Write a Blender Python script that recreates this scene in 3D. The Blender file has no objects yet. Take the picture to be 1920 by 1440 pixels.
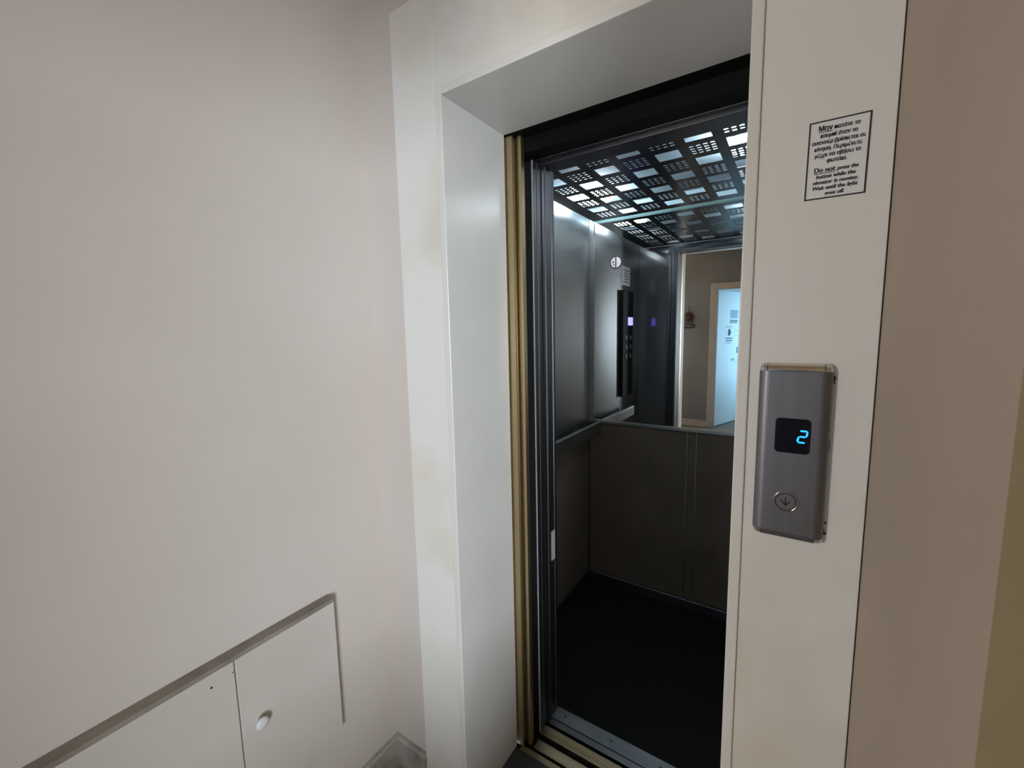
import bpy, bmesh, math, random
from mathutils import Matrix, Vector
random.seed(7)
S = bpy.context.scene
COL = S.collection

# ------------------------------------------------------------------ camera
CAM_Z = 1.55
def cam_axes(yaw, p, r):
    f = Vector((math.sin(yaw)*math.cos(p), math.cos(yaw)*math.cos(p), math.sin(p)))
    rt = Vector((math.cos(yaw), -math.sin(yaw), 0)); dn = f.cross(rt)
    c, s = math.cos(r), math.sin(r)
    return c*rt+s*dn, -s*rt+c*dn, f
R_, D_, F_ = cam_axes(math.radians(-33.72), math.radians(-6.83), math.radians(1.208))
cd = bpy.data.cameras.new('camera'); cam = bpy.data.objects.new('camera', cd); COL.objects.link(cam)
cd.sensor_width = 36; cd.lens = 796.0/1920*36; cd.clip_start = 0.01
cam.matrix_world = Matrix(((R_.x, -D_.x, -F_.x, 0), (R_.y, -D_.y, -F_.y, 0), (R_.z, -D_.z, -F_.z, CAM_Z), (0, 0, 0, 1)))
S.camera = cam

# ------------------------------------------------------------------ world, light, exposure
W = bpy.data.worlds.new('world'); S.world = W; W.use_nodes = True
W.node_tree.nodes['Background'].inputs[0].default_value = (0.75, 0.87, 1.0, 1)
W.node_tree.nodes['Background'].inputs[1].default_value = 0.6
def area(name, loc, rot, sx, sy, power, color):
    l = bpy.data.lights.new(name, 'AREA'); l.shape = 'RECTANGLE'; l.size = sx; l.size_y = sy
    l.energy = power; l.color = color
    o = bpy.data.objects.new(name, l); o.location = loc; o.rotation_euler = rot; COL.objects.link(o)
    return o
# daylight entering the side room (window in its far wall) and the room behind the ajar door
area('daylight_side_window', (1.62, -1.88, 1.50), (0, math.radians(90), 0), 1.0, 1.0, 167, (0.86, 0.94, 1.0))
area('daylight_added_window', (-1.93, -2.41, 1.50), (math.radians(90), 0, 0), 0.42, 1.1, 46, (1.0, 0.96, 0.90))  # added lamp in an unseen window, brightens the right casing
area('daylight_back_room', (0.22, -3.5, 1.35), (0, math.radians(90), 0), 1.6, 1.2, 36, (0.38, 0.72, 1.0))
S.view_settings.view_transform = 'Standard'; S.view_settings.look = 'None'
S.view_settings.exposure = 0.0; S.view_settings.gamma = 1.0
S.view_settings.use_curve_mapping = False

# ------------------------------------------------------------------ materials
MATS = {}
def srgb(r, g, b):
    f = lambda c: (c/255)/12.92 if c/255 <= 0.04045 else ((c/255+0.055)/1.055)**2.4
    return (f(r), f(g), f(b), 1)
def mat(name, c1, c2=None, rough=0.5, metal=0.0, scale=4.0, detail=4.0, lo=0.35, hi=0.65, bump=0.0, bscale=60.0,
        stretch=(1, 1, 1), emit=None, estr=0.0, spec=0.5, coat=0.0, aniso=0.0, rough2=None):
    m = bpy.data.materials.new(name); m.use_nodes = True
    nt = m.node_tree; b = nt.nodes['Principled BSDF']
    b.inputs['Base Color'].default_value = c1
    b.inputs['Roughness'].default_value = rough; b.inputs['Metallic'].default_value = metal
    b.inputs['Specular IOR Level'].default_value = spec
    b.inputs['Coat Weight'].default_value = coat
    tc = nt.nodes.new('ShaderNodeTexCoord'); mp = nt.nodes.new('ShaderNodeMapping')
    mp.inputs['Scale'].default_value = stretch
    nt.links.new(tc.outputs['Object'], mp.inputs['Vector'])
    if c2:
        n = nt.nodes.new('ShaderNodeTexNoise'); n.inputs['Scale'].default_value = scale; n.inputs['Detail'].default_value = detail
        nt.links.new(mp.outputs['Vector'], n.inputs['Vector'])
        cr = nt.nodes.new('ShaderNodeValToRGB')
        cr.color_ramp.elements[0].position = lo; cr.color_ramp.elements[0].color = c1
        cr.color_ramp.elements[1].position = hi; cr.color_ramp.elements[1].color = c2
        nt.links.new(n.outputs['Fac'], cr.inputs['Fac']); nt.links.new(cr.outputs['Color'], b.inputs['Base Color'])
        if rough2 is not None:
            mr = nt.nodes.new('ShaderNodeMapRange'); mr.inputs['To Min'].default_value = rough; mr.inputs['To Max'].default_value = rough2
            nt.links.new(n.outputs['Fac'], mr.inputs['Value']); nt.links.new(mr.outputs['Result'], b.inputs['Roughness'])
    if bump:
        n2 = nt.nodes.new('ShaderNodeTexNoise'); n2.inputs['Scale'].default_value = bscale; n2.inputs['Detail'].default_value = 3
        nt.links.new(mp.outputs['Vector'], n2.inputs['Vector'])
        bp = nt.nodes.new('ShaderNodeBump'); bp.inputs['Strength'].default_value = bump; bp.inputs['Distance'].default_value = 0.004
        nt.links.new(n2.outputs['Fac'], bp.inputs['Height']); nt.links.new(bp.outputs['Normal'], b.inputs['Normal'])
    if emit:
        b.inputs['Emission Color'].default_value = emit; b.inputs['Emission Strength'].default_value = estr
    MATS[name] = m
    return m
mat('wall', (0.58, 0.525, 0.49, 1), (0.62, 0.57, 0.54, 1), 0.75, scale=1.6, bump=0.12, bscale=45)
mat('wall_dimmed', (0.38, 0.315, 0.25, 1), (0.41, 0.34, 0.275, 1), 0.75, scale=2.0, bump=0.12, bscale=45)  # same paint as the other walls, its dim light darkened into the colour
mat('wall_back_dimmed', (0.155, 0.161, 0.165, 1), (0.175, 0.181, 0.185, 1), 0.8, scale=2.0, bump=0.12, bscale=45)  # cream wall, backlit gloom put into a darker base colour
mat('casing', (0.74, 0.735, 0.725, 1), (0.60, 0.54, 0.42, 1), 0.38, scale=2.4, detail=3, lo=0.48, hi=0.80, bump=0.06, bscale=20)
mat('liner', (0.72, 0.715, 0.70, 1), (0.67, 0.665, 0.645, 1), 0.28, scale=3, bump=0.05, bscale=14)
mat('panel_paint', (0.53, 0.495, 0.46, 1), (0.57, 0.54, 0.505, 1), 0.6, scale=3, bump=0.05, bscale=40)
mat('shaded_paint', (0.20, 0.175, 0.15, 1), (0.28, 0.25, 0.215, 1), 0.85, scale=12)  # panel paint with the shade of the top face painted in as brown
mat('marble', (0.42, 0.40, 0.37, 1), (0.24, 0.22, 0.205, 1), 0.35, scale=14, detail=8, lo=0.4, hi=0.7)
mat('floor_tile', (0.34, 0.29, 0.235, 1), (0.25, 0.21, 0.165, 1), 0.4, scale=18, detail=6)
mat('grout', (0.20, 0.17, 0.14, 1), rough=0.9)
mat('ceiling', (0.62, 0.48, 0.30, 1), rough=0.9)
mat('threshold', (0.018, 0.018, 0.020, 1), (0.03, 0.03, 0.032, 1), 0.5, scale=30)
mat('black', (0.004, 0.004, 0.004, 1), rough=0.7, spec=0.2)
mat('brass', (0.60, 0.49, 0.30, 1), (0.46, 0.36, 0.21, 1), 0.32, 1.0, scale=6, stretch=(1, 1, 0.15), lo=0.3, hi=0.75, rough2=0.48)
mat('brass_sill', (0.40, 0.34, 0.22, 1), (0.25, 0.20, 0.12, 1), 0.42, 1.0, scale=40, stretch=(0.1, 1, 1), lo=0.3, hi=0.7)
mat('steel', (0.34, 0.355, 0.365, 1), (0.31, 0.325, 0.335, 1), 0.36, 1.0, scale=2, rough2=0.44)
mat('steel_dark', (0.16, 0.163, 0.175, 1), (0.13, 0.133, 0.145, 1), 0.40, 1.0, scale=3, rough2=0.5)
mat('return_steel', (0.16, 0.16, 0.165, 1), (0.14, 0.14, 0.145, 1), 0.07, 0.45, scale=3, rough2=0.14)
mat('steel_bright', (0.62, 0.63, 0.64, 1), (0.52, 0.53, 0.54, 1), 0.22, 1.0, scale=12, stretch=(1, 1, 0.1))
mat('car_sill', (0.19, 0.20, 0.215, 1), (0.15, 0.16, 0.17, 1), 0.4, 1.0, scale=22, stretch=(0.2, 1, 1))
mat('laminate', (0.105, 0.086, 0.067, 1), (0.13, 0.107, 0.085, 1), 0.45, scale=5, spec=0.3)
mat('rubber', (0.0035, 0.0035, 0.004, 1), rough=0.65, spec=0.15)
mat('perforated', (0.020, 0.023, 0.027, 1), (0.026, 0.03, 0.034, 1), 0.28, 0.0, scale=6, spec=0.4)
mat('void_white', (0.46, 0.60, 0.68, 1), rough=0.7)
mat('lamp_glow', (1, 1, 1, 1), emit=(0.86, 0.95, 1.0, 1), estr=78)
mat('mirror', (0.80, 0.83, 0.83, 1), rough=0.012, metal=1.0)
mat('aluminium', (0.205, 0.20, 0.216, 1), (0.185, 0.18, 0.196, 1), 0.45, 1.0, scale=70, stretch=(1, 1, 0.05))
mat('chrome', (0.66, 0.65, 0.63, 1), (0.55, 0.54, 0.52, 1), 0.14, 1.0, scale=30)
mat('display_glass', (0.003, 0.003, 0.010, 1), rough=0.12)
mat('digit_glow', (0.02, 0.3, 1.0, 1), emit=(0.006, 0.24, 1.0, 1), estr=2.8)
mat('cop_glow', (0.2, 0.2, 0.9, 1), emit=(0.16, 0.14, 0.95, 1), estr=4.5)
mat('paper', (0.72, 0.73, 0.76, 1), (0.76, 0.77, 0.80, 1), 0.5, scale=8)
mat('ink', (0.015, 0.014, 0.014, 1), rough=0.6)
mat('ink_grey', (0.10, 0.12, 0.14, 1), rough=0.6)
mat('ink_red', (0.05, 0.006, 0.006, 1), rough=0.5)
mat('ink_blue', (0.12, 0.22, 0.32, 1), rough=0.6)
mat('door_white', (0.74, 0.77, 0.78, 1), (0.70, 0.74, 0.76, 1), 0.45, scale=2)
mat('frame_beige', (0.33, 0.305, 0.28, 1), (0.37, 0.345, 0.32, 1), 0.5, scale=3)
mat('trim_olive', (0.25, 0.195, 0.095, 1), (0.28, 0.22, 0.115, 1), 0.55, scale=3, stretch=(1, 1, 0.2))
mat('terracotta', (0.030, 0.013, 0.008, 1), (0.055, 0.024, 0.012, 1), 0.6, scale=25)
mat('plastic_white', (0.55, 0.56, 0.58, 1), (0.62, 0.63, 0.64, 1), 0.4, scale=10)
mat('edge_grey', (0.42, 0.42, 0.43, 1), (0.34, 0.34, 0.35, 1), 0.5, scale=20)
mat('sealant', (0.03, 0.026, 0.022, 1), (0.07, 0.06, 0.05, 1), 0.8, scale=60)
mat('glass', (0.9, 0.95, 1.0, 1), rough=0.02); MATS['glass'].node_tree.nodes['Principled BSDF'].inputs['Transmission Weight'].default_value = 1.0

m = mat('diffuser', (0.80, 0.92, 0.90, 1), rough=0.5)
tl = m.node_tree.nodes.new('ShaderNodeBsdfTranslucent'); tl.inputs['Color'].default_value = (0.80, 0.94, 0.92, 1)
mx = m.node_tree.nodes.new('ShaderNodeMixShader'); mx.inputs[0].default_value = 0.7
m.node_tree.links.new(m.node_tree.nodes['Principled BSDF'].outputs[0], mx.inputs[1]); m.node_tree.links.new(tl.outputs[0], mx.inputs[2])
m.node_tree.links.new(mx.outputs[0], m.node_tree.nodes['Material Output'].inputs['Surface'])

# ------------------------------------------------------------------ helpers
def box(bm, x0, x1, y0, y1, z0, z1):
    v = [bm.verts.new((x, y, z)) for z in (z0, z1) for y in (y0, y1) for x in (x0, x1)]
    for f in ((0, 2, 3, 1), (4, 5, 7, 6), (0, 1, 5, 4), (2, 6, 7, 3), (0, 4, 6, 2), (1, 3, 7, 5)):
        bm.faces.new([v[i] for i in f])
def obj(name, bm, m, parent=None, bevel=0.0, seg=2, smooth=False, loc=None):
    me = bpy.data.meshes.new(name)
    bmesh.ops.recalc_face_normals(bm, faces=bm.faces)
    bm.to_mesh(me); bm.free()
    me.materials.append(MATS[m])
    o = bpy.data.objects.new(name, me); COL.objects.link(o)
    if parent: o.parent = parent; o.matrix_parent_inverse = Matrix.Identity(4); o.location = -root_loc(parent)
    if smooth:
        for p in me.polygons: p.use_smooth = True
    if bevel:
        md = o.modifiers.new('bevel', 'BEVEL'); md.width = bevel; md.segments = seg; md.limit_method = 'ANGLE'; md.angle_limit = math.radians(40)
    return o
def root_loc(o):
    v = Vector((0, 0, 0))
    while o: v = v + o.location; o = o.parent
    return v
def bx(name, m, parent, x0, x1, y0, y1, z0, z1, bevel=0.0, seg=2):
    bm = bmesh.new(); box(bm, x0, x1, y0, y1, z0, z1)
    return obj(name, bm, m, parent, bevel, seg)
def empty(name, loc, label=None, cat=None, group=None, kind=None):
    o = bpy.data.objects.new(name, None); o.location = loc; o.empty_display_size = 0.05; COL.objects.link(o)
    return tag(o, label, cat, group, kind)
def tag(o, label=None, cat=None, group=None, kind=None):
    if label: o['label'] = label
    if cat: o['category'] = cat
    if group: o['group'] = group
    if kind: o['kind'] = kind
    return o
def struct(o, label=None, cat=None): return tag(o, label, cat, None, 'structure')
def prism(bm, pts, axis, a, b):
    """extrude a 2D outline: axis 'y': pts (x,z); 'x': pts (y,z); 'z': pts (x,y)"""
    def P(p, t): return {'y': (p[0], t, p[1]), 'x': (t, p[0], p[1]), 'z': (p[0], p[1], t)}[axis]
    A = [bm.verts.new(P(p, a)) for p in pts]; B = [bm.verts.new(P(p, b)) for p in pts]
    n = len(pts)
    bm.faces.new(A); bm.faces.new(B[::-1])
    for i in range(n): bm.faces.new((A[i], B[i], B[(i+1) % n], A[(i+1) % n]))
def circle(cx, cy, r, n=32, a0=0): return [(cx+r*math.cos(a0+2*math.pi*i/n), cy+r*math.sin(a0+2*math.pi*i/n)) for i in range(n)]
def ring(bm, cx, cz, r0, r1, axis, a, b, n=40):
    def P(x, z, t): return {'y': (x, t, z), 'x': (t, x, z), 'z': (x, z, t)}[axis]
    o = circle(cx, cz, r1, n); i_ = circle(cx, cz, r0, n)
    V = [[bm.verts.new(P(*p, t)) for p in c] for c in (o, i_) for t in (a, b)]   # oa ob ia ib
    for k in range(n):
        j = (k+1) % n
        bm.faces.new((V[0][k], V[0][j], V[2][j], V[2][k])); bm.faces.new((V[1][k], V[1][j], V[3][j], V[3][k]))
        bm.faces.new((V[0][k], V[0][j], V[1][j], V[1][k])); bm.faces.new((V[2][k], V[2][j], V[3][j], V[3][k]))
def tube(bm, p, q, r, n=12):
    p, q = Vector(p), Vector(q); d = (q-p).normalized()
    u = d.orthogonal().normalized(); w = d.cross(u)
    A = [bm.verts.new(p+u*r*math.cos(2*math.pi*i/n)+w*r*math.sin(2*math.pi*i/n)) for i in range(n)]
    B = [bm.verts.new(v.co+(q-p)) for v in A]
    bm.faces.new(A); bm.faces.new(B[::-1])
    for i in range(n): bm.faces.new((A[i], A[(i+1) % n], B[(i+1) % n], B[i]))
def rrect(x0, x1, z0, z1, r, n=6):
    pts = []
    for cx, cz, a in ((x1-r, z1-r, 0), (x0+r, z1-r, 90), (x0+r, z0+r, 180), (x1-r, z0+r, 270)):
        for i in range(n+1):
            t = math.radians(a+90*i/n); pts.append((cx+r*math.cos(t), cz+r*math.sin(t)))
    return pts

# ------------------------------------------------------------------ room dimensions
XL, YW, CF = -1.15, 0.917, 0.90           # left wall, lift wall face, casing face
XR, YB, ZC = 0.1142, -2.45, 2.75           # right wall, wall behind, ceiling
OX0, OX1, OZ = -0.803, -0.089, 2.174      # clear opening inside the liner boards
RB = 1.188                                # back edge of the liner boards

# floor (landing): base slab with individual tiles
fl = struct(bx('floor', 'grout', None, -2.35, 1.75, -4.6, 0.99, -0.12, -0.006), 'beige tiled landing floor in front of the lift')
tile_me = None
tw = 0.33
for i in range(-7, 6):
    for j in range(-8, 3):
        x0, y0 = i*tw-0.02, j*tw+0.07
        x1, y1 = x0+tw-0.004, y0+tw-0.004
        if x0 < -2.3 or x1 > 1.72 or y1 > YW+0.15 or y0 < -2.45: continue
        if x0 < XL and y1 > -0.45: 
            if x1 < XL-0.01: continue
        y1c = min(y1, YW)
        if y1c-y0 < 0.02: continue
        if abs(y1c-y1) < 1e-6:
            if tile_me is None:
                t = bx('tile', 'floor_tile', fl, 0, tw-0.004, 0, tw-0.004, -0.008, 0.0); tile_me = t.data
            else:
                t = bpy.data.objects.new('tile', tile_me); COL.objects.link(t); t.parent = fl
            t.location = (x0, y0, 0)
        else:
            bx('tile', 'floor_tile', fl, x0, x1, y0, y1c, -0.008, 0.0)
struct(bx('ceiling', 'ceiling', None, -2.35, 1.75, -4.6, 1.18, ZC, ZC+0.12), 'plain cream landing ceiling')

# left wall, and the widening of the landing behind the camera
struct(bx('wall_left', 'wall', None, XL-0.14, XL, -0.45, 1.19, 0, ZC), 'cream painted plaster wall left of the lift')
struct(bx('wall_stair', 'wall', None, -2.35, XL-0.14, -0.45, -0.31, 0, ZC), 'cream wall where the landing widens')
struct(bx('wall_outer', 'wall', None, -2.35, -2.21, YB-0.12, -0.45, 0, ZC), 'cream wall at the far left of the landing')
# lift wall: around the opening
wl = empty('wall_lift', (0, YW, 0), 'cream painted wall around the lift door', None, None, 'structure')
bx('wall_section', 'wall', wl, XL, OX0-0.018, YW, RB, 0, ZC)
bx('wall_section', 'wall', wl, OX1+0.018, XR+0.2, YW, RB, 0, ZC)
bx('wall_section', 'wall', wl, OX0-0.018, OX1+0.018, YW, RB, OZ+0.02, ZC)
# right wall with an unseen side-room opening, its edges set to limit the daylight
DR0, DR1 = -0.78, 0.27
wr = empty('wall_right', (XR, 0.4, 0), 'dim cream wall to the right of the lift', None, None, 'structure')
bx('wall_section', 'wall_dimmed', wr, XR, XR+0.13, DR1, YW, 0, ZC)
bx('wall_section', 'wall_dimmed', wr, XR, XR+0.13, YB, DR0, 0, ZC)
bx('wall_section', 'wall_dimmed', wr, XR, XR+0.13, DR0, DR1, 2.02, ZC)  # unseen lintel, kept low to shade the upper walls
bx('wall_section', 'wall_dimmed', wr, XR, XR+0.13, DR0, DR1, 0, 0.74)  # unseen parapet, added to shade the lower casing and reveal
tr = empty('trim_3', (XR, 0.3, 0), 'olive painted surround of the wall opening on the right', None, None, 'structure')
bx('side_board', 'trim_olive', tr, XR-0.004, XR, DR1, 0.367, 0, 2.12, 0.001)
bx('side_board', 'trim_olive', tr, XR-0.004, XR, DR0-0.1, DR0, 0, 2.12, 0.001)
bx('head_board', 'trim_olive', tr, XR-0.004, XR, DR0, DR1, 2.02, 2.12, 0.001)
bx('added_sill_board', 'trim_olive', tr, XR-0.02, XR+0.13, DR0, DR1, 0.74, 0.765, 0.002)  # cap of the added parapet
# side room shell
wn = empty('wall_far_right', (1.66, -0.5, 0), 'cream wall of the side room with a window', None, None, 'structure')
bx('wall_section', 'wall', wn, 1.66, 1.75, YB, 1.05, 0, 0.98)
bx('wall_section', 'wall', wn, 1.66, 1.75, YB, 1.05, 2.02, ZC)
bx('wall_section', 'wall', wn, 1.66, 1.75, YB, -2.40, 0.98, 2.02)
bx('wall_section', 'wall', wn, 1.66, 1.75, -1.36, 1.05, 0.98, 2.02)
struct(bx('wall_side_room', 'wall', None, XR+0.2, 1.66, 0.93, 1.05, 0, ZC), 'cream end wall of the side room')
w1 = empty('window_1', (1.70, -1.88, 0.98), 'white framed window of the side room', None, None, 'structure')
for y0, y1, z0, z1 in ((-2.40, -2.36, 0.98, 2.02), (-1.40, -1.36, 0.98, 2.02), (-2.36, -1.40, 0.98, 1.02), (-2.36, -1.40, 1.98, 2.02)):
    bx('window_frame', 'door_white', w1, 1.68, 1.73, y0, y1, z0, z1, 0.004)
bx('pane', 'glass', w1, 1.70, 1.705, -2.36, -1.40, 1.02, 1.98)

# wall behind the camera (seen in the car mirror) with an ajar door
B0, B1, BH = -1.03, -0.15, 2.15
wb = empty('wall_back', (-1, YB, 0), 'cream landing wall with a door, seen in the lift mirror', None, None, 'structure')
bx('wall_section', 'wall_back_dimmed', wb, -1.69, B0, YB-0.12, YB, 0, ZC)
bx('wall_section', 'wall_back_dimmed', wb, -2.21, -2.17, YB-0.12, YB, 0, ZC)
bx('wall_section', 'wall_back_dimmed', wb, -2.17, -1.69, YB-0.12, YB, 0, 0.9)
bx('wall_section', 'wall_back_dimmed', wb, -2.17, -1.69, YB-0.12, YB, 2.1, ZC)
w2 = empty('window_added', (-1.93, YB, 0.9), 'narrow white framed window, added unseen at the far left to light the right casing', None, None, 'structure')  # added window, unseen, carries the lamp for the right casing
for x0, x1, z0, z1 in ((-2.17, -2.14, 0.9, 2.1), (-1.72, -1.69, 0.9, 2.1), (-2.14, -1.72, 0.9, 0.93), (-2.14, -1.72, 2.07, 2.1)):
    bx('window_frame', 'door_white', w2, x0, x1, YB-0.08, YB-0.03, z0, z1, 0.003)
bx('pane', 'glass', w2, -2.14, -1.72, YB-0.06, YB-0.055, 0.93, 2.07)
bx('wall_section', 'wall_back_dimmed', wb, B1, 1.75, YB-0.12, YB, 0, ZC)
bx('wall_section', 'wall_back_dimmed', wb, B0, B1, YB-0.12, YB, BH, ZC)
t2 = empty('trim_2', (-1.03, YB, 0), 'beige door frame behind the camera, seen in the lift mirror', None, None, 'structure')
bx('jamb', 'frame_beige', t2, B0-0.09, B0+0.012, YB, YB+0.022, 0, BH+0.09, 0.003)
bx('jamb', 'frame_beige', t2, B1-0.012, B1+0.09, YB, YB+0.022, 0, BH+0.09, 0.003)
bx('head', 'frame_beige', t2, B0+0.012, B1-0.012, YB, YB+0.022, BH-0.012, BH+0.09, 0.003)
bx('wall_back_room', 'door_white', None, -1.6, 1.75, -4.6, -4.48, 0, ZC)['kind'] = 'structure'
bx('wall_back_room_left', 'door_white', None, -1.6, -1.48, -4.48, YB-0.12, 0, ZC)['kind'] = 'structure'
bx('wall_back_room_right', 'door_white', None, 0.24, 0.32, -4.48, YB-0.12, 0, ZC)['kind'] = 'structure'
# door leaf opened into the bright room behind, hinge on the left jamb
d2 = empty('door_2', (B0+0.014, YB-0.05, 0), 'white door standing ajar, reflected in the lift mirror', None, None, 'structure')
d2.rotation_euler.z = math.radians(-72)
def leaf(name, m, x0, x1, y0, y1, z0, z1, bev=0.0, par=None):
    o = bx(name, m, None, x0, x1, y0, y1, z0, z1, bev); o.parent = par or d2; return o
leaf('leaf', 'door_white', 0, 0.85, -0.042, 0, 0.012, BH-0.015, 0.003)
hd = leaf('handle_plate', 'steel_bright', 0.785, 0.815, 0, 0.006, 0.92, 1.10, 0.001)
bm = bmesh.new(); tube(bm, (0.80, 0.006, 1.0), (0.80, 0.05, 1.0), 0.008); tube(bm, (0.806, 0.045, 1.0), (0.69, 0.045, 1.0), 0.008)
o = obj('handle', bm, 'steel_bright'); o.parent = d2

# notices on the door leaf
def on_leaf(x, z, y=0.0):
    a = d2.rotation_euler.z; p = d2.location
    return Vector((p.x+x*math.cos(a)-y*math.sin(a), p.y+x*math.sin(a)+y*math.cos(a), z))
def notice(x, z, w, h, label, marks, paper='paper', grp='notices taped on the ajar door'):
    n = empty('notice', on_leaf(x, z), label, 'notice', grp); n.rotation_euler.z = d2.rotation_euler.z
    bm = bmesh.new(); box(bm, -w/2, w/2, 0.0005, 0.0015, -h/2, h/2); s = obj('sheet', bm, paper); s.parent = n
    for kind, a in marks:
        bm = bmesh.new()
        if kind == 'bar': x0, x1, z0, z1, m = a; box(bm, x0, x1, 0.0015, 0.0022, z0, z1)
        else:
            pts, m = a; prism(bm, pts, 'y', 0.0015, 0.0022)
        q = obj('print', bm, m); q.parent = n
hand = [(-.030, -.045), (-.022, -.06), (.02, -.06), (.034, -.03), (.048, 0.0), (.040, .006), (.03, -.005), (.03, .035), (.022, .035), (.018, .052), (.010, .052), (.006, .062), (-.002, .062), (-.006, .05), (-.014, .05), (-.018, .034), (-.026, .034)]
notice(0.545, 1.775, 0.28, 0.135, 'grey printed sheet, topmost of the notices on the ajar door', [('bar', (-.13, .13, -.058+k*.0165, -.047+k*.0165, 'ink_blue')) for k in range(8)])
notice(0.537, 1.662, 0.28, 0.058, 'dark strip notice directly under the topmost sheet on the ajar door', [('bar', (-.13, .13, -.024+k*.018, -.011+k*.018, 'ink_grey')) for k in range(3)])
notice(0.395, 1.445, 0.26, 0.30, 'white notice with a black hand symbol on the ajar door',
       [('bar', (-.11, .08, .128, .140, 'ink_blue')), ('poly', ([(x*1.5, z*.95+.05) for x, z in hand], 'ink')),
        ('bar', (-.11, .11, -.062, -.040, 'ink_grey')), ('bar', (-.11, .11, -.100, -.080, 'ink_grey')), ('bar', (-.11, .07, -.135, -.126, 'ink_blue'))])
notice(0.690, 1.47, 0.24, 0.21, 'plain white sheet right of the hand notice on the ajar door', [('bar', (-.10, .10, -.04, -.035, 'ink_blue')), ('bar', (-.10, .10, .03, .035, 'ink_blue'))])
notice(0.720, 1.195, 0.12, 0.115, 'blue-grey card below the sheets on the ajar door', [('bar', (-.05, .05, -.05, .05, 'ink_blue'))])
notice(0.545, 1.04, 0.15, 0.072, 'lowest small sticker on the ajar door', [('bar', (-.06, .06, -.02, -.012, 'ink_blue')), ('bar', (-.06, .06, 0, .02, 'ink_blue'))])

# sun ornament hung on the wall behind the camera
so = empty('sun_ornament', (-1.43, YB+0.004, 1.60), 'terracotta sun ornament with a ring hanging on a cord', 'ornament')
bm = bmesh.new(); pts = []
for i in range(24):
    r = 0.095 if i % 2 == 0 else 0.062
    a = 2*math.pi*i/24; pts.append((-1.425+r*math.cos(a), 1.745+r*math.sin(a)))
prism(bm, pts, 'y', YB+0.004, YB+0.016); obj('sun_rays', bm, 'terracotta', so, 0.002)
bm = bmesh.new(); bmesh.ops.create_uvsphere(bm, u_segments=20, v_segments=10, radius=0.055, matrix=Matrix.Translation((-1.425, YB+0.014, 1.745)) @ Matrix.Diagonal((1, 0.45, 1, 1)))
face = obj('sun_face', bm, 'terracotta', so, smooth=True)
for ex in (-0.02, 0.02):
    bm = bmesh.new(); bmesh.ops.create_uvsphere(bm, u_segments=8, v_segments=6, radius=0.008, matrix=Matrix.Translation((-1.425+ex, YB+0.037, 1.76))); obj('eye', bm, 'ink', so)
bm = bmesh.new(); tube(bm, (-1.425, YB+0.01, 1.83), (-1.425, YB+0.01, 1.93), 0.004, 8); obj('cord', bm, 'ink', so)
bm = bmesh.new()
N = 40
for i in range(N):
    a, b = 2*math.pi*i/N, 2*math.pi*(i+1)/N
    tube(bm, (-1.425+0.095*math.cos(a), YB+0.05+0.042*math.sin(a), 1.605+0.028*math.sin(a)), (-1.425+0.095*math.cos(b), YB+0.05+0.042*math.sin(b), 1.605+0.028*math.sin(b)), 0.011, 8)
obj('ring', bm, 'terracotta', so)
for s in (-1, 1):
    bm = bmesh.new(); tube(bm, (-1.425+s*0.05, YB+0.012, 1.70), (-1.425+s*0.08, YB+0.05, 1.61), 0.003, 6); obj('cord', bm, 'ink', so)

# baseboards
def baseboard(name, label, bmf):
    o = bmf(); o.name = name; return struct(o, label)
def bb_profile(t=0.018, h=0.105): return [(0, 0), (t, 0), (t, h-0.006), (t-0.005, h), (0, h)]
bl = empty('baseboard_left', (XL, 0, 0), 'grey marble skirting along the left wall', None, None, 'structure')
for a, b in ((-0.45, 0.06), (0.063, 0.50), (0.503, YW)):
    bm = bmesh.new(); prism(bm, [(XL+p, z) for p, z in bb_profile()], 'y', a, b)
    obj('marble_strip', bm, 'marble', bl)
bm = bmesh.new(); prism(bm, [(YW-p, z) for p, z in bb_profile()], 'x', XL+0.018, -0.992)
struct(obj('baseboard_lift', bm, 'marble'), 'short grey marble skirting between the left wall and the lift surround')
bm = bmesh.new(); prism(bm, [(YB+p, z) for p, z in bb_profile()], 'x', -2.21, B0-0.09)
struct(obj('baseboard_back', bm, 'marble'), 'grey marble skirting under the sun ornament')

# ------------------------------------------------------------------ lift surround (casing + liner)
t1 = empty('trim_1', (-0.45, CF, 0), 'white painted wooden surround of the lift door', None, None, 'structure')
LT = 0.020
bx('casing_board', 'casing', t1, -0.987, OX0-LT, CF, YW, 0, 2.44, 0.0015, 2)
bx('casing_board', 'casing', t1, OX1+LT, 0.1125, CF, YW, 0, 2.44, 0.0015, 2)
bx('head_board', 'casing', t1, OX0-LT+0.0012, OX1+LT-0.0012, CF, YW, OZ+LT, 2.44, 0.0015, 2)
bx('liner_board', 'liner', t1, OX0-LT, OX0, CF-0.004, RB, 0, OZ+LT, 0.0025, 3)
bx('liner_board', 'liner', t1, OX1, OX1+LT, CF-0.004, RB, 0, OZ+LT, 0.0025, 3)
bx('liner_head', 'liner', t1, OX0, OX1, CF-0.004, RB, OZ, OZ+LT, 0.0025, 3)
bx('threshold', 'threshold', t1, OX0, OX1, YW-0.06, 1.18, -0.03, 0.002, 0.002)

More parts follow.
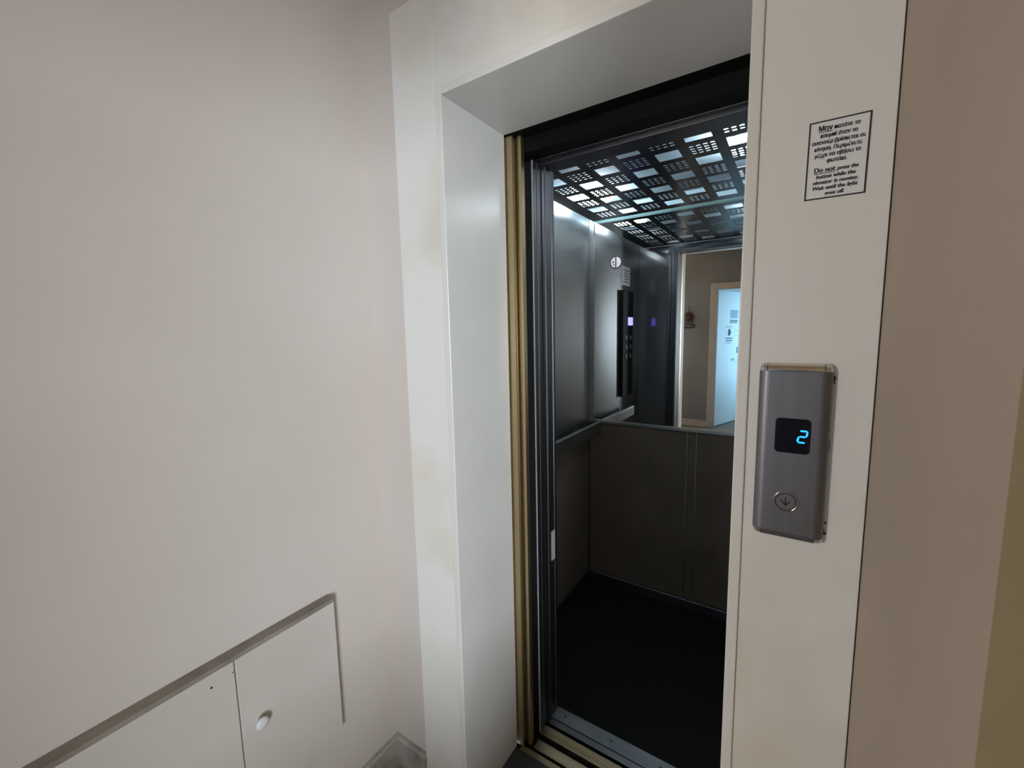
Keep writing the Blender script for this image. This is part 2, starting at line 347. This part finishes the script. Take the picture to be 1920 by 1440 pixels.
# ------------------------------------------------------------------ access panel low on the left wall
PX = XL+0.035
ap = empty('access_panel', (XL, 0.4, 0.33), 'white painted two-door access panel low on the left wall', 'panel')
bx('door', 'panel_paint', ap, PX-0.012, PX, 0.4115, 0.684, 0.332, 0.762, 0.002)
bx('door', 'panel_paint', ap, PX-0.012, PX, 0.02, 0.4090, 0.332, 0.762, 0.002)
bx('door', 'panel_paint', ap, PX-0.012, PX, -0.36, 0.0175, 0.332, 0.762, 0.002)
bx('box_frame', 'panel_paint', ap, XL, PX-0.0125, -0.36, 0.680, 0.336, 0.758)
bx('top_board', 'shaded_paint', ap, XL, PX+0.001, -0.36, 0.682, 0.762, 0.774, 0.001)  # shade on this upward face is in its colour
kb = bmesh.new()
prof = [(0.000, 0.006), (0.010, 0.006), (0.014, 0.012), (0.020, 0.0165), (0.025, 0.0155), (0.028, 0.011), (0.029, 0.0)]
n = 24; rows = []
for d, r in prof: rows.append([kb.verts.new((PX+d, 0.450+r*math.cos(2*math.pi*i/n), 0.567+r*math.sin(2*math.pi*i/n))) for i in range(n)] if r > 0 else [kb.verts.new((PX+d, 0.450, 0.567))])
for a, b in zip(rows, rows[1:]):
    for i in range(n):
        j = (i+1) % n
        if len(b) == 1: kb.faces.new((a[i], a[j], b[0]))
        else: kb.faces.new((a[i], a[j], b[j], b[i]))
obj('knob', kb, 'plastic_white', ap, smooth=True)
for y, z, r in ((0.358, 0.729, 0.0026), (0.405, 0.735, 0.0015)):
    bm = bmesh.new(); prism(bm, circle(y, z, r, 12), 'x', PX-0.001, PX+0.0006); obj('screw_hole', bm, 'ink', ap)

# ------------------------------------------------------------------ landing door: sill, brass panel edges, header
dl = empty('door_1', (-0.45, 1.19, 0), 'brass sliding lift door, pushed open to the left', None, None, 'structure')
DH = 2.172
SX0, SX1 = -0.788, -0.05
sl = bx('sill_base', 'black', dl, -1.13, 0.06, 1.19, 1.325, -0.06, -0.018)
def sill_strip(m, y0, y1, ribs, par, x0, x1, z=0.0):
    bm = bmesh.new(); w = (y1-y0)/(ribs*2-1) if ribs > 1 else 0
    box(bm, x0, x1, y0, y1, z-0.018, z-0.0015 if ribs > 1 else z)
    if ribs > 1:
        for k in range(ribs): box(bm, x0, x1, y0+2*k*w, y0+(2*k+1)*w, z-0.0015, z)
    return obj('sill_strip', bm, m, par)
sill_strip('brass_sill', 1.180, 1.201, 1, dl, SX0, SX1)
sill_strip('brass_sill', 1.213, 1.252, 1, dl, SX0+0.04, SX1)
sill_strip('brass_sill', 1.277, 1.319, 6, dl, -0.757, SX1)
# front panel: front flange, return
def panel_part(name, m, pts, z0=0.0, z1=DH, bev=0.0):
    bm = bmesh.new(); prism(bm, pts, 'z', z0, z1); return obj(name, bm, m, dl, bev)
p1 = panel_part('door_panel', 'brass', [(-1.12, 1.1955), (-0.7995, 1.1955), (-0.781, 1.1975), (-0.7800, 1.2035), (-0.7815, 1.2045), (-0.795, 1.208), (-0.795, 1.222), (-1.12, 1.222)], 0.001)
p2 = panel_part('door_panel', 'brass', [(-1.12, 1.2245), (-0.7850, 1.2245), (-0.7735, 1.214), (-0.766, 1.2115), (-0.7565, 1.2125), (-0.7590, 1.236), (-0.775, 1.239), (-1.12, 1.239)], 0.001)
panel_part('edge_bead', 'brass', [(-0.7945, 1.2085), (-0.7835, 1.2105), (-0.7825, 1.2135), (-0.7945, 1.215)], 0.001)
# strike side
panel_part('strike_jamb', 'brass', [(-0.088, 1.19), (-0.03, 1.19), (-0.03, 1.25), (-0.07, 1.25), (-0.07, 1.215), (-0.088, 1.21)], 0.0)
bx('header', 'black', dl, -1.13, 0.06, 1.243, 1.312, 2.129, 2.60)
bx('header_cover', 'black', dl, -1.13, 0.06, 1.1885, 1.243, 2.1745, 2.60)
# shaft lining keeps daylight out around the car
sh = empty('wall_shaft', (-0.5, 1.9, 0), 'unlit lift shaft around the car', None, None, 'structure')
bx('shaft_side', 'black', sh, -1.36, -1.30, 1.19, 2.66, -0.3, 2.8)
bx('shaft_side', 'black', sh, 0.34, 0.40, 1.19, 2.66, -0.3, 2.8)
bx('shaft_side', 'black', sh, -1.36, 0.40, 2.60, 2.66, -0.3, 2.8)
bx('shaft_side', 'black', sh, -1.36, 0.40, 1.19, 2.66, 2.75, 2.8)
bx('shaft_side', 'black', sh, -1.36, 0.40, 1.19, 2.66, -0.36, -0.3)

# ------------------------------------------------------------------ lift car
CX0, CX1, CY0, YM = -1.03, 0.035, 1.42, 2.388
ZP = CAM_Z+0.62                     # underside of the perforated ceiling
car = empty('lift_car', (-0.5, 1.9, 0), 'dark steel lift car with mirror and perforated ceiling, standing open', 'lift')
bx('floor_mat', 'rubber', car, CX0, CX1, 1.421, YM-0.012, -0.03, 0.0)
bx('car_base', 'black', car, CX0-0.03, CX1+0.03, 1.336, YM+0.05, -0.09, -0.032)
# sill
sill_strip('car_sill', 1.334, 1.358, 4, car, -0.752, -0.06)
sp = bx('sill_plate', 'car_sill', car, -0.752, -0.06, 1.3615, 1.4205, -0.02, 0.0015)
for x in (-0.703, -0.511, -0.327, -0.14):
    bm = bmesh.new(); prism(bm, circle(x, 1.392, 0.0045, 16), 'z', 0.001, 0.0022)
    q = obj('screw', bm, 'ink', None); q.parent = sp; q.location = -root_loc(sp)-Vector((0, 0, 0)); q.location = (0, 0, 0)
# walls
MZ = 1.02                            # foot of the mirror / mid line
lw = bx('wall_panel', 'steel', car, CX0-0.02, CX0, 1.425, YM, 0.95, ZP+0.08)
bx('wall_panel', 'laminate', car, CX0-0.02, CX0+0.004, 1.425, YM, 0.0, 0.95)
bx('wall_panel', 'steel', car, CX1, CX1+0.02, 1.425, YM, 0.95, ZP+0.08)
bx('wall_panel', 'laminate', car, CX1-0.004, CX1+0.02, 1.425, YM, 0.0, 0.95)
bk = bx('wall_panel', 'laminate', car, CX0, CX1, YM-0.012, YM+0.02, 0.0, MZ-0.016)
for xa in (-0.459, -0.412):
    q = bx('bead', 'steel', None, xa-0.003, xa+0.003, YM-0.0155, YM-0.0121, 0.055, MZ-0.018, 0.001); q.parent = bk
bx('mirror', 'mirror', car, CX0+0.034, CX1, YM, YM+0.006, MZ, ZP+0.022)
bx('mirror_backing', 'black', car, CX0, CX1, YM+0.0065, YM+0.02, MZ-0.016, ZP+0.022)
bx('upper_back_wall', 'void_white', car, CX0, CX1, YM, YM+0.02, ZP+0.023, ZP+0.08)
bx('mirror_ledge', 'steel', car, CX0+0.001, CX1, YM-0.016, YM+0.006, MZ-0.016, MZ, 0.002)
bx('corner_trim', 'steel', car, CX0, CX0+0.033, YM-0.006, YM+0.006, MZ, ZP+0.022, 0.002)
bx('corner_trim', 'steel_dark', car, CX0+0.0041, CX0+0.014, YM-0.022, YM-0.012, 0.055, MZ-0.018, 0.002)
# skirting
bx('skirting', 'steel_dark', car, CX0+0.016, CX1, YM-0.036, YM-0.0125, 0.0, 0.055, 0.003)
bx('skirting', 'steel_dark', car, CX0+0.0042, CX0+0.0155, 1.425, YM-0.0125, 0.0, 0.055, 0.003)
# front returns and header of the car
bx('front_return', 'return_steel', car, CX0-0.02, -0.815, 1.338, 1.42, 0.0, ZP+0.08)
jb = bmesh.new()
prism(jb, [(-0.814, 1.338), (-0.753, 1.338), (-0.752, 1.352), (-0.756, 1.354), (-0.756, 1.358), (-0.751, 1.360), (-0.750, 1.398), (-0.7535, 1.400), (-0.7535, 1.404), (-0.750, 1.406), (-0.750, 1.420), (-0.757, 1.4225), (-0.765, 1.4225), (-0.770, 1.418), (-0.776, 1.418), (-0.781, 1.4225), (-0.790, 1.4225), (-0.796, 1.418), (-0.802, 1.4225), (-0.814, 1.4225)], 'z', 0.002, 2.118)
jm = obj('car_jamb', jb, 'steel_dark', car)
for y0, m in ((1.3085, 'steel_dark'), (1.281, 'steel_dark')):
    bx('car_door_panel', m, car, -1.04, -0.754, y0, y0+0.0225, 0.003, 2.118, 0.002)
bx('edge_strip', 'edge_grey', car, -0.7585, -0.7535, 1.2775, 1.2805, 0.003, 2.118, 0.0008)
bx('edge_strip', 'steel', car, -0.7550, -0.7525, 1.3045, 1.3075, 0.003, 2.118, 0.0008)
bx('front_return', 'return_steel', car, -0.055, CX1+0.02, 1.338, 1.42, 0.0, ZP+0.08)
bx('car_header', 'steel_dark', car, -0.815, -0.055, 1.338, 1.42, 2.118, ZP+0.08, 0.002)
bx('header_rail', 'steel_dark', car, -0.815, -0.055, 1.3145, 1.337, 2.128, 2.30, 0.002)
bx('jamb_label', 'plastic_white', car, -0.7497, -0.7490, 1.374, 1.4035, 0.665, 0.785, 0.0)
# ceiling void with lamps above a perforated panel
bx('void_top', 'void_white', car, CX0-0.02, CX1+0.02, 1.338, YM+0.02, ZP+0.081, ZP+0.10)
for x, y in ((-0.885, 2.105), (-0.165, 1.85)):
    bm = bmesh.new(); bmesh.ops.create_uvsphere(bm, u_segments=24, v_segments=12, radius=0.098, matrix=Matrix.Translation((x, y, ZP+0.045)) @ Matrix.Diagonal((1, 1, 0.16, 1)))
    lp = obj('lamp', bm, 'lamp_glow', car, smooth=True)
    bm = bmesh.new(); ring(bm, x, y, 0.060, 0.075, 'z', ZP+0.062, ZP+0.0805); q = obj('lamp_rim', bm, 'steel_bright'); q.parent = lp
# perforated panel
PX0, PX1, PY0, PY1, TH = CX0+0.040, CX1-0.02, 1.445, YM-0.033, 0.0018
px, py = 0.1160, 0.1185
gx0 = -0.412-5*px-px/2               # left border of column 0 (column 5 is centred on x=-0.412)
gy0 = 1.665-2*py-py/2
def cell_fill(bm, xs, ys, hole):
    nx, ny = len(xs)-1, len(ys)-1
    solid = [[not hole(i, j) for j in range(ny)] for i in range(nx)]
    V = {}
    def v(i, j, k):
        if (i, j, k) not in V: V[(i, j, k)] = bm.verts.new((xs[i], ys[j], ZP+k*TH))
        return V[(i, j, k)]
    for i in range(nx):
        for j in range(ny):
            if not solid[i][j]: continue
            for k in (0, 1): bm.faces.new((v(i, j, k), v(i+1, j, k), v(i+1, j+1, k), v(i, j+1, k)))
            for a, b, di, dj in (((i, j), (i, j+1), -1, 0), ((i+1, j), (i+1, j+1), 1, 0), ((i, j), (i+1, j), 0, -1), ((i, j+1), (i+1, j+1), 0, 1)):
                ii, jj = i+di, j+dj
                if not (0 <= ii < nx and 0 <= jj < ny) or not solid[ii][jj]:
                    bm.faces.new((v(*a, 0), v(*b, 0), v(*b, 1), v(*a, 1)))
bm = bmesh.new()
def clampl(vals, lo, hi): return sorted(set(min(max(t, lo), hi) for t in vals))
ncol, nrow = 9, 8
for c in range(-1, ncol+1):
    for r in range(-1, nrow+1):
        ax, ay = gx0+c*px, gy0+r*py
        bx0, bx1, by0, by1 = max(ax, PX0), min(ax+px, PX1), max(ay, PY0), min(ay+py, PY1)
        if bx1-bx0 < 1e-4 or by1-by0 < 1e-4: continue
        cx, cy = ax+px/2, ay+py/2
        inside = cx-0.041 > PX0+0.004 and cx+0.041 < PX1-0.004 and cy-0.041 > PY0+0.004 and cy+0.041 < PY1-0.004
        if not inside: cell_fill(bm, [bx0, bx1], [by0, by1], lambda i, j: False)
        elif (c+r) % 2 == 1:
            h = 0.0405
            cell_fill(bm, [bx0, cx-h, cx+h, bx1], [by0, cy-h, cy+h, by1], lambda i, j: i == 1 and j == 1)
        else:
            xs, ys = [bx0], [by0]
            for k in range(4):
                xs += [cx-0.0335+k*0.02233-0.0065, cx-0.0335+k*0.02233+0.0065]
                ys += [cy-0.0335+k*0.02233-0.0058, cy-0.0335+k*0.02233+0.0058]
            xs.append(bx1); ys.append(by1)
            cell_fill(bm, xs, ys, lambda i, j: i % 2 == 1 and j % 2 == 1)
cp = obj('ceiling_panel', bm, 'perforated', car)
for x, y in ((PX0+0.03, PY1-0.02), (PX1-0.03, PY1-0.02), (PX0+0.03, PY0+0.03), (PX1-0.03, PY0+0.03)):
    bm = bmesh.new(); tube(bm, (x, y, ZP+TH), (x, y, ZP+0.081), 0.005, 10); obj('hanger_rod', bm, 'steel_bright', car)

bx('diffuser_strip', 'diffuser', car, PX0, PX1, PY1+0.0005, YM-0.0008, ZP+0.0005, ZP+0.003)
# handrail on the left wall
hr = bx('handrail', 'steel', car, -0.972, -0.950, 1.76, YM-0.004, 0.942, 1.014, 0.006, 3)
for y in (1.86, 2.25):
    bm = bmesh.new(); tube(bm, (CX0, y, 0.975), (-0.97, y, 0.975), 0.009, 12); q = obj('bracket', bm, 'steel_dark'); q.parent = hr
# car operating panel on the left wall
cop = bx('operating_panel', 'black', car, CX0, -1.0, 1.655, 1.875, 1.085, 1.83, 0.006, 3)
q = bx('display', 'cop_glow', None, -1.0001, -0.9988, 1.668, 1.772, 1.588, 1.645); q.parent = cop
for k in range(6):
    bm = bmesh.new(); prism(bm, circle(1.765+(0.045 if k % 2 else -0.045), 1.50-0.065*(k//2), 0.017, 24), 'x', -1.0002, -0.996)
    q = obj('button', bm, 'chrome'); q.parent = cop
bm = bmesh.new(); prism(bm, circle(1.765, 1.19, 0.009, 16), 'x', -1.0002, -0.997); q = obj('key_switch', bm, 'chrome'); q.parent = cop
for y in (1.67, 1.86):
    bm = bmesh.new(); prism(bm, circle(y, 1.815, 0.004, 12), 'x', -1.0002, -0.9985); q = obj('screw', bm, 'chrome'); q.parent = cop
pp = empty('safety_notice', (CX0, 1.735, 1.93), 'grey notice plate above the operating panel inside the lift car', 'notice')
bx('plate', 'paper', pp, CX0+0.0005, CX0+0.0015, 1.655, 1.82, 1.87, 2.0)
for k in range(5): bx('print', 'ink_grey', pp, CX0+0.0015, CX0+0.0019, 1.675, 1.80-0.02*(k % 2), 1.892+k*0.02, 1.898+k*0.02)

# round sticker on the mirror
sx, sz = -0.869, 1.936
st = empty('round_sticker', (sx, YM-0.001, sz), 'round white sticker with dark ring and bar on the lift mirror', 'sticker')
bm = bmesh.new(); prism(bm, circle(sx, sz, 0.034, 40), 'y', YM-0.0010, YM-0.0002); obj('disc', bm, 'paper', st)
bm = bmesh.new(); ring(bm, sx, sz, 0.030, 0.036, 'y', YM-0.0016, YM-0.0003); obj('ring', bm, 'ink_red', st)
bx('bar', 'ink_red', st, sx-0.0035, sx+0.0035, YM-0.0016, YM-0.001, sz-0.031, sz+0.031)
for a, b, c, d in ((-.021, -.010, -.003, .004), (-.016, -.008, -.016, -.010), (-.02, -.013, .008, .011)):
    bx('mark', 'ink', st, sx+a, sx+b, YM-0.0015, YM-0.001, sz+c, sz+d)

# ------------------------------------------------------------------ call panel on the right casing
CPX0, CPX1, CPZ0, CPZ1 = -0.0515, 0.0570, 1.1660, 1.4870
DEP = 0.020
FY = CF-DEP
ca = empty('call_panel', ((CPX0+CPX1)/2, CF, CPZ0), 'brushed aluminium lift call panel with blue floor display', 'call panel')
def profile(x0, x1, y_back, dep, n=8, r=0.016, ry=0.013):
    pts = [(x0, y_back)]
    yf = y_back-dep
    for i in range(n+1):
        t = math.pi/2*i/n; pts.append((x0+r-r*math.cos(t), yf+ry-ry*math.sin(t)))
    for i in range(n+1):
        t = math.pi/2*i/n; pts.append((x1-r+r*math.sin(t), yf+ry-ry*math.cos(t)))
    pts.append((x1, y_back)); return pts
bm = bmesh.new(); prism(bm, profile(CPX0, CPX1, CF, DEP), 'z', CPZ0+0.0135, CPZ1-0.0135)
obj('body', bm, 'aluminium', ca, smooth=False)
def endcap(sgn, zb, ze):
    # end piece curling back over the panel's end: half round bar with corner knuckles
    e = bmesh.new(); n = 8
    x0, x1 = CPX0+0.013, CPX1-0.013
    pts = [(CF, zb)]
    for i in range(n+1):
        t = math.pi/2*i/n; pts.append((FY+0.0155-0.0155*math.cos(t), zb+(ze-zb)*math.sin(t)))
    pts.append((CF, ze))
    prism(e, pts, 'x', x0, x1); o = obj('end_cap', e, 'aluminium' if sgn < 0 else 'chrome', ca)
    for s, xe in ((-1, CPX0), (1, CPX1)):
        k = bmesh.new(); m_ = 7
        xin = CPX0+0.012 if s < 0 else CPX1-0.012
        rows = []
        for i in range(m_+1):
            t = math.pi/2*i/m_
            zz = zb+(ze-zb)*math.sin(t); sc = math.cos(t)
            yy0 = FY+0.0155-0.0155*sc
            row = []
            for j in range(m_+1):
                a = math.pi/2*j/m_
                row.append(k.verts.new((xin+(xe-xin)*(0.35+0.65*sc)*math.sin(a), yy0+(CF-yy0)*(1-math.cos(a))*0.75, zz)))
            row.append(k.verts.new((xin+(xe-xin)*(0.35+0.65*sc), CF, zz)))
            row.append(k.verts.new((xin, CF, zz)))
            rows.append(row)
        for a, b in zip(rows, rows[1:]):
            for j in range(len(a)): k.faces.new((a[j], a[(j+1) % len(a)], b[(j+1) % len(b)], b[j]))
        k.faces.new(rows[0]); k.faces.new(rows[-1])
        obj('corner_knuckle', k, 'chrome', ca)
endcap(1, CPZ1-0.013, CPZ1); endcap(-1, CPZ0+0.013, CPZ0)
# display
dx0, dx1, dz0, dz1 = -0.0225, 0.0300, 1.329, 1.391
bm = bmesh.new(); prism(bm, rrect(dx0, dx1, dz0, dz1, 0.007), 'y', FY-0.0006, FY+0.0004)
disp = obj('display', bm, 'display_glass', ca)
# seven segment 2
DX, DZ, DW, DHh, sw = 0.0140, 1.3600, 0.0115, 0.0205, 0.0028
sk = 0.0013
def seg(x0, z0, x1, z1):
    e = bmesh.new(); d = Vector((x1-x0, 0, z1-z0)); L = d.length; u = d/L; nrm = Vector((-u.z, 0, u.x))
    p0, p1 = Vector((x0, 0, z0)), Vector((x1, 0, z1)); h = sw/2
    pts = [p0+u*0.0003, p0+u*(h+.0003)+nrm*h, p1-u*(h+.0003)+nrm*h, p1-u*0.0003, p1-u*(h+.0003)-nrm*h, p0+u*(h+.0003)-nrm*h]
    prism(e, [(p.x, p.z) for p in pts], 'y', FY-0.0011, FY-0.0006)
    q = obj('segment', e, 'digit_glow'); q.parent = disp
cxd, czd = DX+0.003, DZ
L_, R__ = cxd-DW/2, cxd+DW/2
seg(L_+2*sk, czd+DHh/2, R__+sk*2, czd+DHh/2)
seg(R__+sk, czd, R__+2*sk, czd+DHh/2)
seg(L_+sk, czd, R__+sk, czd)
seg(L_, czd-DHh/2, L_+sk, czd)
seg(L_, czd-DHh/2, R__, czd-DHh/2)
# call button
bxc, bzc = -0.0008, 1.2385
bm = bmesh.new(); ring(bm, bxc, bzc, 0.0165, 0.0195, 'y', FY-0.0022, FY+0.0005); obj('button_ring', bm, 'chrome', ca, 0.0006)
bm = bmesh.new(); ring(bm, bxc, bzc, 0.0148, 0.0165, 'y', FY-0.0008, FY+0.0004); obj('button_groove', bm, 'ink', ca)
bm = bmesh.new(); prism(bm, circle(bxc, bzc, 0.0148, 40), 'y', FY-0.0016, FY+0.0004); bt = obj('button', bm, 'chrome', ca)
bt.data.materials[0] = MATS['aluminium']
bm = bmesh.new()
def bar2(e, x0, z0, x1, z1, w):
    d = Vector((x1-x0, z1-z0)); d.normalize(); nn = Vector((-d.y, d.x))*w/2
    prism(e, [(x0+nn.x, z0+nn.y), (x1+nn.x, z1+nn.y), (x1-nn.x, z1-nn.y), (x0-nn.x, z0-nn.y)], 'y', FY-0.0020, FY-0.00155)
bar2(bm, bxc, bzc+0.0085, bxc, bzc-0.0055, 0.0022)
bar2(bm, bxc-0.0075, bzc+0.0022, bxc+0.0006, bzc-0.0062, 0.0024)
bar2(bm, bxc+0.0075, bzc+0.0022, bxc-0.0006, bzc-0.0062, 0.0024)
q = obj('arrow', bm, 'ink'); q.parent = bt
# dark sealant remains along the panel's right edge
for z, h, w in ((1.462, 0.010, 0.0028), (1.455, 0.006, 0.002), (1.205, 0.005, 0.003), (1.186, 0.007, 0.0035), (1.192, 0.003, 0.002), (1.345, 0.02, 0.0012)):
    bm = bmesh.new(); bmesh.ops.create_icosphere(bm, subdivisions=1, radius=1, matrix=Matrix.Translation((CPX1+w*0.4, CF-0.001, z)) @ Matrix.Diagonal((w, 0.002, h/2, 1)))
    obj('sealant_blob', bm, 'sealant', ca)

# ------------------------------------------------------------------ printed notice on the right casing
sgn = empty('printed_sign', (0.0415, CF, 1.8212), 'white bilingual printed sign with black border on the right casing', 'sign')
sgn.rotation_euler.y = math.radians(0.8)
SW, SH = 0.0800, 0.1225
def sp_(name, m, x0, x1, y0, y1, z0, z1):
    o = bx(name, m, None, x0, x1, y0, y1, z0, z1); o.parent = sgn; return o
sp_('sheet', 'paper', -SW/2, SW/2, -0.0009, -0.0002, -SH/2, SH/2)
bw = 0.0022
for x0, x1, z0, z1 in ((-SW/2, SW/2, SH/2-bw, SH/2), (-SW/2, SW/2, -SH/2, -SH/2+bw), (-SW/2, -SW/2+bw, -SH/2+bw, SH/2-bw), (SW/2-bw, SW/2, -SH/2+bw, SH/2-bw)):
    sp_('border', 'ink', x0, x1, -0.0013, -0.0009, z0, z1)
def text(s, size, bold, shear=0.0):
    c = bpy.data.curves.new('lettering', 'FONT'); c.body = s; c.size = size; c.offset = bold; c.shear = shear
    c.align_x = 'LEFT'; c.align_y = 'BOTTOM_BASELINE'; c.extrude = 0.0002; c.resolution_u = 3
    o = bpy.data.objects.new('lettering', c); COL.objects.link(o)
    bpy.context.view_layer.update()
    dg = bpy.context.evaluated_depsgraph_get()
    me = bpy.data.meshes.new_from_object(o.evaluated_get(dg))
    bpy.data.objects.remove(o); bpy.data.curves.remove(c)
    xs = [v.co.x for v in me.vertices]
    return me, min(xs), max(xs)
lines = [(0.0455, [('Μην', 0.0118, 1), (' πατάτε το', 0.0092, 0)]), (0.0350, [('κουμπί όταν το', 0.0092, 0)]),
         (0.0250, [('ασανσέρ βρίσκεται σε', 0.0089, 0)]), (0.0150, [('κίνηση. Περιμένετε', 0.0091, 0)]),
         (0.0050, [('μέχρι να σβήσει το', 0.0091, 0)]), (-0.0048, [('φωτάκι.', 0.0091, 0)]),
         (-0.0190, [('Do not', 0.0116, 1), (' press the', 0.0088, 0)]), (-0.0285, [('button while the', 0.0088, 0)]),
         (-0.0375, [('elevator is moving.', 0.0088, 0)]), (-0.0465, [('Wait until the light', 0.0088, 0)]), (-0.0555, [('goes off.', 0.0088, 0)])]
widths = [0.665, 0.60, 0.865, 0.77, 0.745, 0.325, 0.72, 0.64, 0.735, 0.74, 0.325]   # share of the sheet's width each line takes
for (z, runs), wf in zip(lines, widths):
    ms = []; tot = 0
    for s, size, big in runs:
        me, a, b = text(s.strip(), size*0.94, size*0.016, 0.14 if not big else 0.0)
        gap = 0.0028 if ms else 0
        ms.append((me, a, b, tot+gap, big)); tot += gap+(b-a)
    kx = wf*SW/tot
    for me, a, b, off, big in ms:
        for v in me.vertices:
            v.co = Vector(((v.co.x-a+off-tot/2)*kx, -0.0012-v.co.z*0.5, v.co.y+z))
        # bold stroke: the same outline laid down three times, a hair apart
        bmt = bmesh.new(); bmt.from_mesh(me); base = bmt.verts[:] + bmt.edges[:] + bmt.faces[:]
        for dxs in (-0.00026, 0.00026):
            dup = bmesh.ops.duplicate(bmt, geom=base)
            bmesh.ops.translate(bmt, verts=[g for g in dup['geom'] if isinstance(g, bmesh.types.BMVert)], vec=(dxs, dxs*0.05, 0))
        bmt.to_mesh(me); bmt.free()
        me.name = 'lettering'; me.materials.clear(); me.materials.append(MATS['ink'])
        o = bpy.data.objects.new('lettering', me); COL.objects.link(o); o.parent = sgn
        if big:
            sp_('underline', 'ink', (off-tot/2)*kx, (off-tot/2+(b-a))*kx, -0.0013, -0.0009, z-0.0024, z-0.0014)
